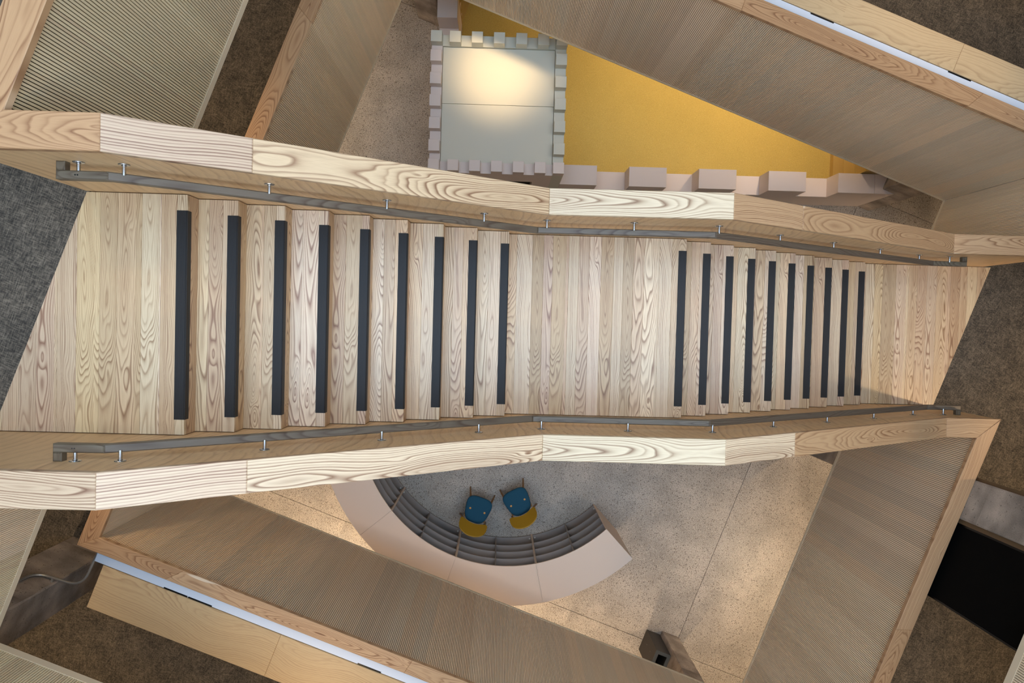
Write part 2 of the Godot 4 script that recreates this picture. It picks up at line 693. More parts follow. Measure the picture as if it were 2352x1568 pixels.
func slat(st: SurfaceTool, h: float):
	var a := 0.0072
	var b := 0.007
	var c := 0.0012
	prism(st, [Vector2(-a, b), Vector2(-a, -b), Vector2(a, -b), Vector2(a, b)] if c < 0.0 else [Vector2(-a, -b + c), Vector2(-a + c, -b), Vector2(a - c, -b), Vector2(a, -b + c), Vector2(a, b - c), Vector2(a - c, b), Vector2(-a + c, b), Vector2(-a, b - c)], 0.0, h)


func zp(a: float, z: float) -> Vector2:
	return Vector2(x_at(a, z), z)


func balustrades():
	var warm := Color(1.0, 0.94, 0.87)
	var tan := Color(0.98, 0.90, 0.82)
	var brown := Color(0.93, 0.83, 0.73)
	var b2 := Y2 - 1.18
	var b3 := Y3 - 0.70
	# ---- lower gallery: a from -2.88 to 4.936, b from -3.81 to 3.50 at the cap's edge over the void
	var L0 := Vector2(-2.835, -3.81)
	var L1 := Vector2(-2.925, 3.50)
	balustrade("slatted timber balustrade passing under the stair between brown carpet and the castle side", "", gp(L0.x, L0.y), gp(L1.x, L1.y), gp(L0.x - 0.18, -3.99), gp(L1.x - 0.18, 3.65), Y2, b2, [0.24, 0.52, 0.76], [tan, warm, brown, brown], [])
	balustrade("long slatted balustrade with a tan cap beside the lower counter, below the stair", "", gp(L1.x, 3.50), gp(4.936, 3.50), gp(L1.x - 0.18, 3.65), gp(5.097, 3.65), Y2, b2, [0.115, 0.43, 0.72], [brown, tan, warm], [])
	balustrade("long slatted balustrade with a tan cap beside the upper counter, over the yellow mat", "", gp(4.936, -3.81), gp(L0.x, -3.81), gp(5.097, -3.99), gp(L0.x - 0.18, -3.99), Y2, b2, [0.18, 0.50, 0.72], [tan, brown, tan], [])
	balustrade("slatted balustrade beside the black panel, running down from the foot of the stair", "", zp(4.936, 1.033), gp(4.936, 3.50), zp(5.097, HALF), gp(5.097, 3.65), Y2, b2, [0.50, 0.77], [tan, brown, warm], [])
	balustrade("short slatted balustrade at the far side of the stair foot, over the terrazzo corner", "", gp(4.936, -3.81), zp(4.936, -1.033), gp(5.097, -3.99), zp(5.097, -HALF), Y2, b2, [], [brown], [])
	# ---- upper storey
	balustrade("upper slatted balustrade with a wide brown cap at the head of the stair", "", zp(-2.783, -1.033), gp(-2.783, -6.2), zp(-2.99, -HALF), gp(-2.99, -6.2), Y3, b3, [0.62], [tan], [0.0, 2.9])
	balustrade("upper slatted balustrade with a pale lower edge beside the concrete column", "", zp(-2.783, 1.033), gp(-2.783, 3.86), zp(-2.99, HALF), gp(-2.99, 4.06), Y3, b3, [0.5], [tan], [0.9, 5.0])
	balustrade("upper slatted balustrade with a pale lower edge over the dark carpet behind the lower counter", "", gp(-2.783, 3.86), gp(4.92, 3.86), gp(-2.99, 4.06), gp(5.12, 4.06), Y3, b3, [0.4, 0.7], [tan], [0.0, 3.2])
	balustrade("upper slatted balustrade at the edge of the carpet beyond the black panel", "", gp(4.92, 3.86), gp(4.92, -4.2), gp(5.12, 4.06), gp(5.12, -4.4), Y3, b3, [0.5], [tan], [])


# ==================================================================== stair
func planks(st_parent: Node3D, x0: float, x1: float, y: float, wmin: float, wmax: float, clips: Array, tones: Array):
	var x := x0
	while x < x1 - 0.001:
		var w := rng.randf_range(wmin, wmax)
		if x1 - x - w < wmin * 0.6:
			w = x1 - x
		var poly := [Vector3(x + 0.0004, y, -HALF + 0.006), Vector3(x + 0.0004, y, HALF - 0.006), Vector3(x + w - 0.0004, y, HALF - 0.006), Vector3(x + w - 0.0004, y, -HALF + 0.006)]
		for c in clips:
			poly = clip(poly, c[0], c[1])
		if poly.size() > 2:
			strip_map(Vector3(x, y, -HALF), Vector3(0, 0, 1), Vector3(1, 0, 0), 0.125, 16, 1.9)
			var tt: Color = tones[rng.randi() % tones.size()]
			tint = tt * (1.0 + rng.randf_range(-0.07, 0.07))
			var s := begin()
			board(s, poly, 0.03, 0.0012)
			put(s, "plank", M.floor_ash, st_parent)
		x += w
	tint = Color.WHITE


func nosing(parent: Node3D, x: float, y: float):
	# ribbed rubber angle: 73 mm on the tread, 58 mm down the riser
	var s := begin()
	var z0 := -HALF + 0.115
	var z1 := HALF - 0.112
	var prof := [Vector2(x - 0.073, y + 0.0002)]
	var n := 12
	for k in n:
		var a := x - 0.072 + 0.066 * k / n
		var st := 0.066 / n
		prof.append(Vector2(a, y + 0.0026))
		prof.append(Vector2(a + st * 0.62, y + 0.0026))
		prof.append(Vector2(a + st * 0.68, y + 0.0012))
		prof.append(Vector2(a + st * 0.96, y + 0.0012))
	prof.append(Vector2(x - 0.002, y + 0.0026))
	prof.append(Vector2(x + 0.003, y - 0.002))
	prof.append(Vector2(x + 0.003, y - 0.058))
	prof.append(Vector2(x + 0.0002, y - 0.058))
	for k in prof.size() - 1:
		var p: Vector2 = prof[k]
		var q: Vector2 = prof[k + 1]
		quad(s, Vector3(p.x, p.y, z0), Vector3(p.x, p.y, z1), Vector3(q.x, q.y, z1), Vector3(q.x, q.y, z0))
	for z in [z0, z1]:
		var a := Vector3(x - 0.073, y, z)
		var b := Vector3(x - 0.073, y + 0.0026, z)
		var c := Vector3(x + 0.003, y + 0.0026, z)
		var d := Vector3(x + 0.003, y, z)
		var e := Vector3(x + 0.003, y - 0.058, z)
		var g := Vector3(x, y - 0.058, z)
		var h := Vector3(x, y, z)
		if z > 0.0:
			quad(s, a, d, c, b)
			quad(s, g, e, d, h)
		else:
			quad(s, a, b, c, d)
			quad(s, g, h, d, e)
	put(s, "nosing_strip", M.rubber, parent)


func base_board(t: Node3D, n: String, x0: float, x1: float, y: float, clips := []) -> MeshInstance3D:
	var s := begin()
	var poly := [Vector3(x0, y, -HALF + 0.02), Vector3(x0, y, HALF - 0.02), Vector3(x1, y, HALF - 0.02), Vector3(x1, y, -HALF + 0.02)]
	for c in clips:
		poly = clip(poly, c[0], c[1])
	board(s, poly, 0.03, 0.001)
	return put(s, n, M.core, t)


func stair():
	var t := thing("staircase", "wide pale ash staircase with black nosing strips descending between two parapets", "staircase")
	var honey := Color(0.93, 0.84, 0.69)
	var pale := Color(0.93, 0.89, 0.83)
	var pink := Color(0.78, 0.70, 0.63)
	var tanb := Color(0.76, 0.66, 0.55)
	var tones := [honey, pale, pink, tanb, pale, pink]
	var edge := [[Vector2(-UX, -UZ), 2.985 - UX * CX - UZ * CZ]]
	var foot := [[Vector2(UX, UZ), 5.172 + UX * CX + UZ * CZ]]
	# top landing
	var l0 := base_board(t, "landing", -3.55, -2.245, Y3 - 0.032, edge)
	planks(l0, -3.62, -8.0 * GO, Y3, 0.10, 0.17, edge, tones)
	nosing(l0, -8.0 * GO, Y3)
	# first flight
	for k in range(1, 9):
		var b := base_board(t, "tread", -GO * (9 - k), -GO * (8 - k) - 0.004, Y3 - RISE * k - 0.032)
		planks(b, -GO * (9 - k) - 0.012, -GO * (8 - k), Y3 - RISE * k, 0.08, 0.14, [], tones)
		nosing(b, -GO * (8 - k), Y3 - RISE * k)
	# middle landing
	var l1 := base_board(t, "landing", 0.0, XM - 0.004, Y3 - RISE * 9 - 0.032)
	planks(l1, -0.012, XM, Y3 - RISE * 9, 0.08, 0.15, [], tones)
	nosing(l1, XM, Y3 - RISE * 9)
	# second flight
	for j in range(1, 10):
		var y := Y3 - RISE * (9 + j)
		var b := base_board(t, "tread", XM + GO * (j - 1), XM + GO * j - 0.004, y - 0.032)
		planks(b, XM + GO * (j - 1) - 0.012, XM + GO * j, y, 0.08, 0.14, [], tones)
		nosing(b, XM + GO * j, y)
	# foot of the stair
	var l2 := base_board(t, "landing", XM + GO * 9, 5.6, Y2 - 0.032, foot)
	planks(l2, XM + GO * 9 - 0.012, 5.85, Y2, 0.08, 0.17, foot, tones)
	# risers
	for k in 19:
		var x := -GO * (8 - k) if k < 9 else XM + GO * (k - 9)
		var y := Y3 - RISE * k
		strip_map(Vector3(x, y, -HALF), Vector3(0, 0, 1), Vector3(0, -1, 0), 0.19, 16, 1.9)
		tint = Color(0.80, 0.67, 0.52)
		var s := begin()
		box(s, x - 0.024, x - 0.0002, y - RISE + 0.001, y - 0.0305, -HALF + 0.006, HALF - 0.006)
		put(s, "riser", M.floor_ash, t)
	tint = Color.WHITE
	# soffit
	var so := begin()
	var prof := [[-3.5, Y3 - 0.30], [-2.35, Y3 - 0.30], [0.1, Y3 - 1.602 - 0.34], [XM, Y3 - 1.602 - 0.34], [4.25, Y2 - 0.42]]
	for k in prof.size() - 1:
		var a = prof[k]
		var b = prof[k + 1]
		var lo := []
		var hi := []
		for q in [[a, HALF - 0.004], [b, HALF - 0.004], [b, -HALF + 0.004], [a, -HALF + 0.004]]:
			var xx: float = q[0][0]
			if k == 0 and q[0] == a:
				xx = x_at(-2.95, q[1])
			lo.append(Vector3(xx, q[0][1] - 0.04, q[1]))
			hi.append(Vector3(xx, q[0][1], q[1]))
		hexa(so, lo, hi)
	put(so, "soffit", M.core, t)


# ==================================================================== stair parapets
func parapet_y(x: float) -> float:   # top of the cap
	if x < -2.15:
		return Y3 + 1.22
	if x < 0.286:
		return lerpf(Y3 + 1.22, Y3 - 0.405, (x + 2.15) / 2.436)
	if x < 1.68:
		return lerpf(Y3 - 0.405, Y3 - 0.375, (x - 0.286) / 1.394)
	if x < 4.515:
		return lerpf(Y3 - 0.375, Y2 + 1.25, (x - 1.68) / 2.835)
	return Y2 + 1.25


func parapet_b(x: float) -> float:   # underside
	if x < -2.15:
		return Y3 - 0.45
	if x < 0.286:
		return lerpf(Y3 - 0.45, Y3 - 2.05, (x + 2.15) / 2.436)
	if x < 1.68:
		return Y3 - 2.05
	if x < 4.515:
		return lerpf(Y3 - 2.05, Y2 - 0.5, (x - 1.68) / 2.835)
	return Y2 - 0.5


func stair_parapet(sg: float):
	var label := "stair parapet on the chairs' side with very pale, boldly figured ash cap boards" if sg > 0.0 else "stair parapet on the castle side with tan and pinkish ash cap boards"
	var t := thing("stair_parapet", label, "parapet")
	var zi := HALF * sg
	var zo := 1.033 * sg
	var kinks := [-9.0, -2.15, 0.286, 1.68, 4.515, 9.0]
	var ends := {}
	# x at either end depends on the face, because the ends are cut along the building grid
	var xl := func(z): return x_at(-2.99, z) if absf(z) < 0.9 else x_at(-2.783, z)
	var xr := func(z): return x_at(5.097, z) if absf(z) < 0.9 else x_at(4.936, z)
	# core
	var c := begin()
	for k in 5:
		var lo := []
		var hi := []
		for q in [[0, zi + 0.019 * sg], [1, zi + 0.019 * sg], [1, zo - 0.006 * sg], [0, zo - 0.006 * sg]]:
			var x: float = kinks[k + q[0]]
			var zz: float = zi if absf(q[1]) < 0.9 else zo
			if x < -8.0:
				x = xl.call(zz) + 0.012
			if x > 8.0:
				x = xr.call(zz) - 0.012
			lo.append(Vector3(x, parapet_b(x), q[1]))
			hi.append(Vector3(x, parapet_y(x) - 0.05, q[1]))
		if sg < 0.0:
			pass
		else:
			lo.reverse()
			hi.reverse()
		hexa(c, lo, hi)
	put(c, "core", M.veneer, t)
	# lining panels of veneer, grain upright
	var cuts := [-9.0, -2.15, -0.93, 0.286, 0.98, 1.68, 2.62, 3.56, 4.515, 9.0]
	for k in cuts.size() - 1:
		var xa: float = cuts[k]
		var xb: float = cuts[k + 1]
		if xa < -8.0:
			xa = xl.call(zi)
		if xb > 8.0:
			xb = xr.call(zi)
		map_box(Vector3(xa, parapet_b(xa), zi), Vector3(0, 1, 0), Vector3(1, 0, 0), 2.0, 1.6, 0.5 * (k % 2), 0.37 * k)
		tint = Color(0.97, 0.80, 0.575)
		var s := begin()
		var lo := []
		var hi := []
		for q in [[xa + 0.0006, zi], [xb - 0.0006, zi], [xb - 0.0006, zi + 0.018 * sg], [xa + 0.0006, zi + 0.018 * sg]]:
			lo.append(Vector3(q[0], parapet_b(q[0]) + 0.01, q[1]))
			hi.append(Vector3(q[0], parapet_y(q[0]) - 0.051, q[1]))
		if sg > 0.0:
			lo.reverse()
			hi.reverse()
		hexa(s, lo, hi)
		put(s, "lining_panel", M.veneer, t)
	# cap boards
	var joints := [-9.0, -2.15, -1.516, 0.286, 1.68, 2.40, 4.515, 9.0]
	var tones := []
	var strips := [5, 1, 2, 3, 6, 4, 7] if sg < 0.0 else [2, 1, 0, 3, 0, 5, 6]
	if sg < 0.0:
		tones = [Color(0.96, 0.88, 0.80), Color(0.76, 0.68, 0.60), Color(0.88, 0.78, 0.65), Color(0.99, 0.96, 0.93), Color(1.0, 0.97, 0.93), Color(0.97, 0.93, 0.88), Color(0.93, 0.87, 0.80)]
	else:
		tones = [Color(0.80, 0.72, 0.64), Color(0.91, 0.84, 0.75), Color(0.98, 0.92, 0.84), Color(1.0, 0.98, 0.94), Color(0.97, 0.92, 0.84), Color(0.98, 0.95, 0.90), Color(0.94, 0.88, 0.80)]
	for k in 7:
		var q := []
		for e in [[k, zi], [k + 1, zi], [k + 1, zo], [k, zo]]:
			var x: float = joints[e[0]]
			if x < -8.0:
				x = xl.call(e[1])
			elif x > 8.0:
				x = xr.call(e[1])
			elif e[0] == k:
				x += 0.0008
			q.append(Vector3(x, parapet_y(x), e[1]))
		# the cap overhangs the lining by a few millimetres
		q[0].z -= 0.004 * sg
		q[1].z -= 0.004 * sg
		var g: Vector3 = (q[1] - q[0]).normalized()
		strip_map(q[0] - g * 0.12, g, Vector3(0, 0, sg), 0.2, 8, 2.9, strips[k], q[0].distance_to(q[1]) + 0.3)
		tint = tones[k]
		var s := begin()
		board(s, q, 0.05, 0.004)
		put(s, "cap_board", M.cap_ash, t)
	tint = Color.WHITE


# ==================================================================== handrails
func handrail(sg: float):
	var t := thing("handrail", "grey stained timber handrail on steel brackets along the %s" % ("pale parapet on the chairs' side" if sg > 0.0 else "tan parapet on the castle side"), "handrail")
	var pts := [[-2.545, Y3 + 0.95], [-2.262, Y3 + 0.945], [0.222, Y3 - 0.745], [1.657, Y3 - 0.725], [4.49, Y3 - 2.415], [4.86, Y3 - 2.435]]
	var z0 := 0.737
	var z1 := 0.787
	var h := 0.052
	var stain := Color(0.165, 0.158, 0.15)
	for k in 5:
		var a = pts[k]
		var b = pts[k + 1]
		var s := begin()
		var q := [Vector3(a[0] + (0.0004 if k > 0 else 0.0), a[1], z0 * sg), Vector3(b[0], b[1], z0 * sg), Vector3(b[0], b[1], z1 * sg), Vector3(a[0] + (0.0004 if k > 0 else 0.0), a[1], z1 * sg)]
		strip_map(q[0], (q[1] - q[0]).normalized(), Vector3(0, 0, sg), 0.06, 4, 2.4)
		tint = stain
		board(s, q, h, 0.006)
		put(s, "rail", M.rail, t)
	# returns to the wall
	for e in [[-2.545, -2.545 + 0.05, Y3 + 0.95], [4.81, 4.86, Y3 - 2.433]]:
		var s := begin()
		strip_map(Vector3(e[0], e[2], 0), Vector3(0, 0, 1), Vector3(1, 0, 0), 0.06, 4, 2.4)
		tint = stain
		var za := z1 * sg
		var zb := (HALF - 0.0005) * sg
		board(s, [Vector3(e[0], e[2], za), Vector3(e[1], e[2], za), Vector3(e[1], e[2], zb), Vector3(e[0], e[2], zb)], h, 0.006)
		put(s, "rail_return", M.rail, t)
	tint = Color.WHITE
	# dowel holes near the ends
	for x in ([-2.437, -2.424] if sg < 0.0 else [-2.437, -2.424]):
		var hole := CylinderMesh.new()
		hole.top_radius = 0.0045
		hole.bottom_radius = 0.0045
		hole.height = 0.003
		hole.radial_segments = 12
		put_mesh(hole, "screw_hole", M.black, t, Transform3D(Basis.IDENTITY, Vector3(x, Y3 + 0.9475, 0.762 * sg)))
	var xs := [-2.43, -2.195, -1.53, -0.868, -0.203, 0.293, 0.992, 1.69, 2.357, 3.02, 3.67, 4.298, 4.657]
	var ys := [0.94, 0.91, 0.464, 0.005, -0.45, -0.70, -0.70, -0.742, -1.165, -1.566, -1.955, -2.347, -2.406]
	var post := CylinderMesh.new()
	post.top_radius = 0.0105
	post.bottom_radius = 0.0105
	post.height = 0.062
	post.radial_segments = 16
	var plate := begin()
	lathe(plate, [Vector2(0.0, 0.0), Vector2(0.031, 0.0), Vector2(0.032, 0.002), Vector2(0.030, 0.006), Vector2(0.015, 0.008), Vector2(0.013, 0.012), Vector2(0.0, 0.012)], 24)
	var pm := plate.commit()
	for k in 13:
		var y: float = Y3 + ys[k] - 0.012
		var lay := Basis(Vector3(1, 0, 0), Vector3(0, 0, -sg), Vector3(0, sg, 0))
		var b := put_mesh(post, "bracket", M.steel, t, Transform3D(lay, Vector3(xs[k], y, (HALF - 0.033) * sg)))
		put_mesh(pm, "wall_plate", M.steel, b, Transform3D(Basis.IDENTITY, Vector3(0, -0.033, 0)))


func lathe(st: SurfaceTool, prof: Array, n: int, at := Vector3.ZERO):
	for k in n:
		var a := TAU * k / n
		var b := TAU * (k + 1) / n
		for i in prof.size() - 1:
			var p: Vector2 = prof[i]
			var q: Vector2 = prof[i + 1]
			quad(st, at + Vector3(p.x * cos(b), p.y, p.x * sin(b)), at + Vector3(p.x * cos(a), p.y, p.x * sin(a)), at + Vector3(q.x * cos(a), q.y, q.x * sin(a)), at + Vector3(q.x * cos(b), q.y, q.x * sin(b))) if q.x > 0.0 and p.x > 0.0 else tri(st, at + Vector3(p.x * cos(b), p.y, p.x * sin(b)), at + Vector3(p.x * cos(a), p.y, p.x * sin(a)), at + Vector3(q.x * cos(a), q.y, q.x * sin(a))) if p.x > 0.0 else tri(st, at + Vector3(q.x * cos(b), q.y, q.x * sin(b)), at + Vector3(p.x, p.y, 0), at + Vector3(q.x * cos(a), q.y, q.x * sin(a)))


# ==================================================================== columns and the black panel
func column(a0: float, a1: float, b0: float, b1: float, y0: float, y1: float, label: String, sd: int):
	# board-marked concrete with worn, slightly ragged arrises
	var r := RandomNumberGenerator.new()
	r.seed = sd
	var s := begin()
	var n := 14
	var rings := []
	for k in n + 1:
		var y := lerpf(y0, y1, float(k) / n)
		var p := []
		for q in [[a0, b0, 1, 1], [a1, b0, -1, 1], [a1, b1, -1, -1], [a0, b1, 1, -1]]:
			var c := 0.008 + 0.018 * pow(r.randf(), 3.0)
			var c2 := 0.008 + 0.018 * pow(r.randf(), 3.0)
			var u := gp(q[0] + c * q[2], q[1])
			var w := gp(q[0], q[1] + c2 * q[3])
			if q[2] * q[3] > 0:
				p.append(w)
				p.append(u)
			else:
				p.append(u)
				p.append(w)
		rings.append(ring(p, y))
	for k in n:
		for i in 8:
			var j := (i + 1) % 8
			quad(s, rings[k][j], rings[k][i], rings[k + 1][i], rings[k + 1][j])
	var o := put(s, numbered("column"), M.concrete, self)
	tag(o, label, "column")


func columns():
	column(4.73, 5.149, -4.62, -4.2, Y1, Y2 - 1.14, "rough concrete column standing behind the end of the castellated play wall", 1)
	column(4.615, 4.94, 3.885, 4.3, Y1, Y2 - 1.14, "rough concrete column on the terrazzo beside the dark grey bin", 2)
	column(5.14, 5.56, -0.351, 0.073, Y1, Y2 - 1.14, "rough concrete column on the terrazzo partly hidden under the right balustrade", 3)
	column(-3.25, -2.83, -4.7, -4.28, Y1, Y2 - 1.14, "rough concrete column on the terrazzo behind the castle's far corner", 4)
	column(-3.74, -3.265, 4.22, 4.70, Y2, Y3 - 0.66, "brown concrete column carrying a steel conduit at the end of the lower counter", 5)
	column(5.10, 5.52, -0.351, 0.073, Y2, Y3 - 0.66, "pale grey concrete column let into the balustrade cap beside the black panel", 6)
	for q in [[-0.388, -0.352, "thin brown timber batten on the carpet side of the pale grey concrete column"], [0.074, 0.118, "brown timber batten between the pale grey concrete column and the black panel"]]:
		var s := begin()
		gbox(s, 5.135, 5.30, q[0], q[1], Y2, Y3 - 0.66)
		tag(put(s, numbered("timber_batten"), M.timber, self), q[2], "batten")
	var t := thing("dark_panel", "large black glossy panel standing upright behind the right balustrade cap", "panel")
	var p := begin()
	gbox(p, 5.149, 5.20, 0.119, 0.932, Y2, Y3 - 0.9)
	put(p, "panel", M.glass_black, t)
	var fr := begin()
	gbox(fr, 5.142, 5.15, 0.119, 0.137, Y2, Y3 - 0.9)
	gbox(fr, 5.142, 5.15, 0.914, 0.932, Y2, Y3 - 0.9)
	put(fr, "frame", M.black, t)


# ==================================================================== counters, raceways, conduit
func counters():
	for q in [[1.0, 3.655, 3.835, 3.845, 4.315, -2.96, 4.9, -2.862, "below the stair, beside the concrete column"], [-1.0, 4.0, 4.165, 4.175, 4.49, -2.9, 5.0, -2.9, "above the yellow mat, along the far gallery"]]:
		var sg: float = q[0]
		var top := Y2 + 1.06
		var r := thing("wire_raceway", "long white wire raceway behind the counter " + q[8], "raceway")
		var s := begin()
		var b0 := minf(sg * q[1], sg * q[2])
		var b1 := maxf(sg * q[1], sg * q[2])
		gbox(s, q[5], q[6], b0, b1, top - 0.09, top)
		put(s, "channel", M.alu, r)
		var socks := [-2.2, -1.93, -0.05, 1.4, 2.9] if sg > 0.0 else [0.15, 1.75, 3.3, 4.4]
		for a in socks:
			var k := begin()
			var e: float = sg * (q[2] - 0.012)
			var e1: float = sg * (q[2] + 0.002)
			gbox(k, a, a + 0.26, minf(e, e1), maxf(e, e1), top - 0.06, top + 0.002)
			put(k, "socket_slot", M.black, r)
		var c := thing("counter", "pale oak laptop counter fixed to the balustrade " + q[8], "counter")
		var cuts := [q[7], -0.9, 1.1, 3.1, 5.0] if sg > 0.0 else [q[7], -0.6, 1.35, 3.35, 5.0]
		for k in 4:
			var s2 := begin()
			var c0: float = cuts[k] + 0.0006
			var c1: float = cuts[k + 1] - 0.0006
			var poly := [G(c0, sg * q[3], top), G(c1, sg * q[3], top), G(c1, sg * q[4], top), G(c0, sg * q[4], top)]
			map_box(poly[0], Vector3(UX, 0, UZ), Vector3(-UZ, 0, UX) * sg, 0.5, 3.0, 0.0, 0.33 * k + 0.1)
			tint = Color(0.78, 0.64, 0.47) if sg > 0.0 else Color(0.80, 0.69, 0.54)
			board(s2, poly, 0.042, 0.004)
			put(s2, "top_board", M.counter, c)
		tint = Color.WHITE
		for a in [-2.5, 0.0, 2.4, 4.6]:
			var k := begin()
			gbox(k, a, a + 0.04, minf(sg * (q[1] - 0.01), sg * (q[4] - 0.08)), maxf(sg * (q[1] - 0.01), sg * (q[4] - 0.08)), top - 0.13, top - 0.0905)
			put(k, "bracket", M.steel, c)
	# conduit from the raceway round the concrete column
	var t := thing("conduit", "galvanised steel conduit bending round the concrete column to the wire raceway", "conduit")
	var y := Y2 + 1.02
	var path := []
	var key := [G(-2.965, 3.76, y), G(-3.0, 3.95, y), G(-3.05, 4.15, y), G(-3.45, 4.19, y + 0.02), G(-3.62, 4.19, y + 0.1), G(-3.62, 4.19, y + 1.7)]
	key = [G(-2.975, 3.74, y), G(-2.995, 4.155, y), G(-3.50, 4.195, y), G(-3.505, 4.195, y + 1.62)]
	path.append(key[0])
	for i in range(1, key.size() - 1):
		var p: Vector3 = key[i]
		var d0: Vector3 = (key[i - 1] - p).normalized()
		var d1: Vector3 = (key[i + 1] - p).normalized()
		for k in 9:
			var f := k / 8.0
			var a := p + d0 * 0.16
			var b := p + d1 * 0.16
			path.append(a.lerp(p, f).lerp(p.lerp(b, f), f))
	path.append(key[key.size() - 1])
	var rad := []
	for k in path.size():
		rad.append(0.0135)
	var s3 := begin()
	tube(s3, path, rad, 14)
	put(s3, "pipe", M.galv, t)
	for q in [[-3.30, 4.195, y], [-3.505, 4.195, y + 0.45], [-3.505, 4.195, y + 1.05]]:
		var s := begin()
		if q[2] < y + 0.1:
			gbox(s, q[0] - 0.012, q[0] + 0.012, q[1] - 0.019, q[1] + 0.027, q[2] - 0.019, q[2] + 0.019)
		else:
			gbox(s, q[0] - 0.026, q[0] + 0.019, q[1] - 0.019, q[1] + 0.027, q[2] - 0.012, q[2] + 0.012)
		put(s, "pipe_clip", M.galv, t)


# ==================================================================== castle
func castle():
	var t := thing("toy_castle", "square grey toy castle with a flat two-panel roof ringed by small merlons", "playhouse")
	var x0 := -1.15
	var x1 := 0.79
	var z0 := -4.13
	var z1 := -2.165
	var w := 0.157
	var h := 1.99
	var eb := 1.835
	# walls
	for q in [["wall_panel", x0, x0 + w, z0, z1, M.laminate], ["wall_panel", x1 - w, x1, z0, z1, M.sage], ["wall_panel", x0 + w, x1 - w, z0, z0 + w, M.sage]]:
		var s := begin()
		cbox(s, q[1] + 0.0005, q[2] - 0.0005, 0.0, eb, q[3], q[4], 0.002)
		put(s, q[0], q[5], t)
	var fw := begin()
	box(fw, x0 + w, -0.14, 0.0, eb, z1 - w, z1)
	box(fw, 0.36, x1 - w, 0.0, eb, z1 - w, z1)
	box(fw, -0.14, 0.36, 1.35, eb, z1 - w, z1)
	put(fw, "front_wall", M.laminate, t)
	var dk := begin()
	box(dk, -0.14, 0.36, 0.0, 1.35, z1 - w, z1 - w + 0.012)
	put(dk, "doorway", M.groove, t)
	# roof
	var mid := -3.163
	for q in [[z0 + w + 0.004, mid - 0.0025], [mid + 0.0025, z1 - w - 0.004]]:
		var s := begin()
		cbox(s, x0 + w + 0.004, x1 - w - 0.004, 1.78, 1.80, q[0], q[1], 0.002)
		put(s, "roof_panel", M.sage, t)
	var ub := begin()
	box(ub, x0 + w, x1 - w, 1.74, 1.779, z0 + w, z1 - w)
	put(ub, "roof_base", M.groove, t)
	# merlons, each its own block
	var bx := [-1.15, -0.883, -0.571, -0.257, 0.059, 0.371, 0.633]
	var fx := [-1.15, -0.875, -0.564, -0.251, 0.059, 0.370, 0.633]
	var lz := [-3.861, -3.543, -3.232, -3.071 + 0.0, -2.752, -2.595]
	for x in bx:
		merlon(t, x, x + w, z0, z0 + w, eb, h, M.sage)
	for x in fx:
		merlon(t, x, x + w, z1 - w, z1, eb, h, M.laminate)
	for z in [-3.861, -3.543, -3.230, -2.912, -2.595]:
		merlon(t, x0, x0 + w, z, z + 0.16, eb, h, M.laminate)
		merlon(t, x1 - w, x1, z, z + 0.16, eb, h, M.sage)


func merlon(t: Node3D, x0: float, x1: float, z0: float, z1: float, y0: float, y1: float, m: Material):
	var s := begin()
	cbox(s, x0, x1, y0 + 0.0005, y1, z0, z1, 0.002)
	put(s, "merlon", m, t)


# ==================================================================== play yard
func play_yard():
	# rubber mat, L-shaped round the castle
	var mt := begin()
	map_box(Vector3.ZERO, Vector3(0, 0, 1), Vector3(1, 0, 0), 1.6, 1.6)
	box(mt, 0.80, 5.529, 0.0, 0.012, -7.2, -2.495)
	box(mt, -0.84, 0.80, 0.0, 0.012, -7.2, -4.14)
	tag(put(mt, numbered("play_mat"), M.yellow_mat, self), "golden yellow speckled rubber mat filling the yard behind the castle wall", "play mat")
	# front wall
	var t := thing("play_wall", "long grey castellated play wall at the front of the yellow yard", "play wall")
	var s := begin()
	cbox(s, 0.80, 6.034, 0.0, 0.73, -2.49, -2.19, 0.003)
	put(s, "wall_base", M.laminate, t)
	for q in [[0.80, 1.375], [1.877, 2.46], [2.964, 3.55], [4.056, 4.644], [5.15, 5.722], [5.726, 6.034]]:
		merlon(t, q[0], q[1], -2.492, -2.188, 0.73, 1.13, M.laminate)
	# wall behind the castle
	var b := thing("play_wall", "short grey castellated play wall standing behind the castle's far corner", "play wall")
	var s2 := begin()
	cbox(s2, -1.155, -0.845, 0.0, 0.73, -5.3, -4.135, 0.003)
	put(s2, "wall_base", M.laminate, b)
	merlon(b, -1.155, -0.845, -5.3, -4.68, 0.73, 1.13, M.laminate)
	# yellow bookcases
	var y := thing("yellow_bookcase", "yellow open bookcase against the right end of the castellated wall", "bookcase")
	shelf_unit(y, Vector3(5.5, 0.0125, -2.50), Vector3(0, 0, -1), Vector3(1, 0, 0), 3.6, 0.33, 1.27, [0.17, 0.54, 0.90], 0.62)
	var k := thing("yellow_bookcase", "yellow open bookcase beside the short wall behind the castle", "bookcase")
	shelf_unit(k, Vector3(-0.84, 0.0125, -5.06), Vector3(0.352, 0, -0.936), Vector3(-0.936, 0, -0.352), 1.6, 0.3, 1.05, [0.08, 0.36, 0.72], 0.5)


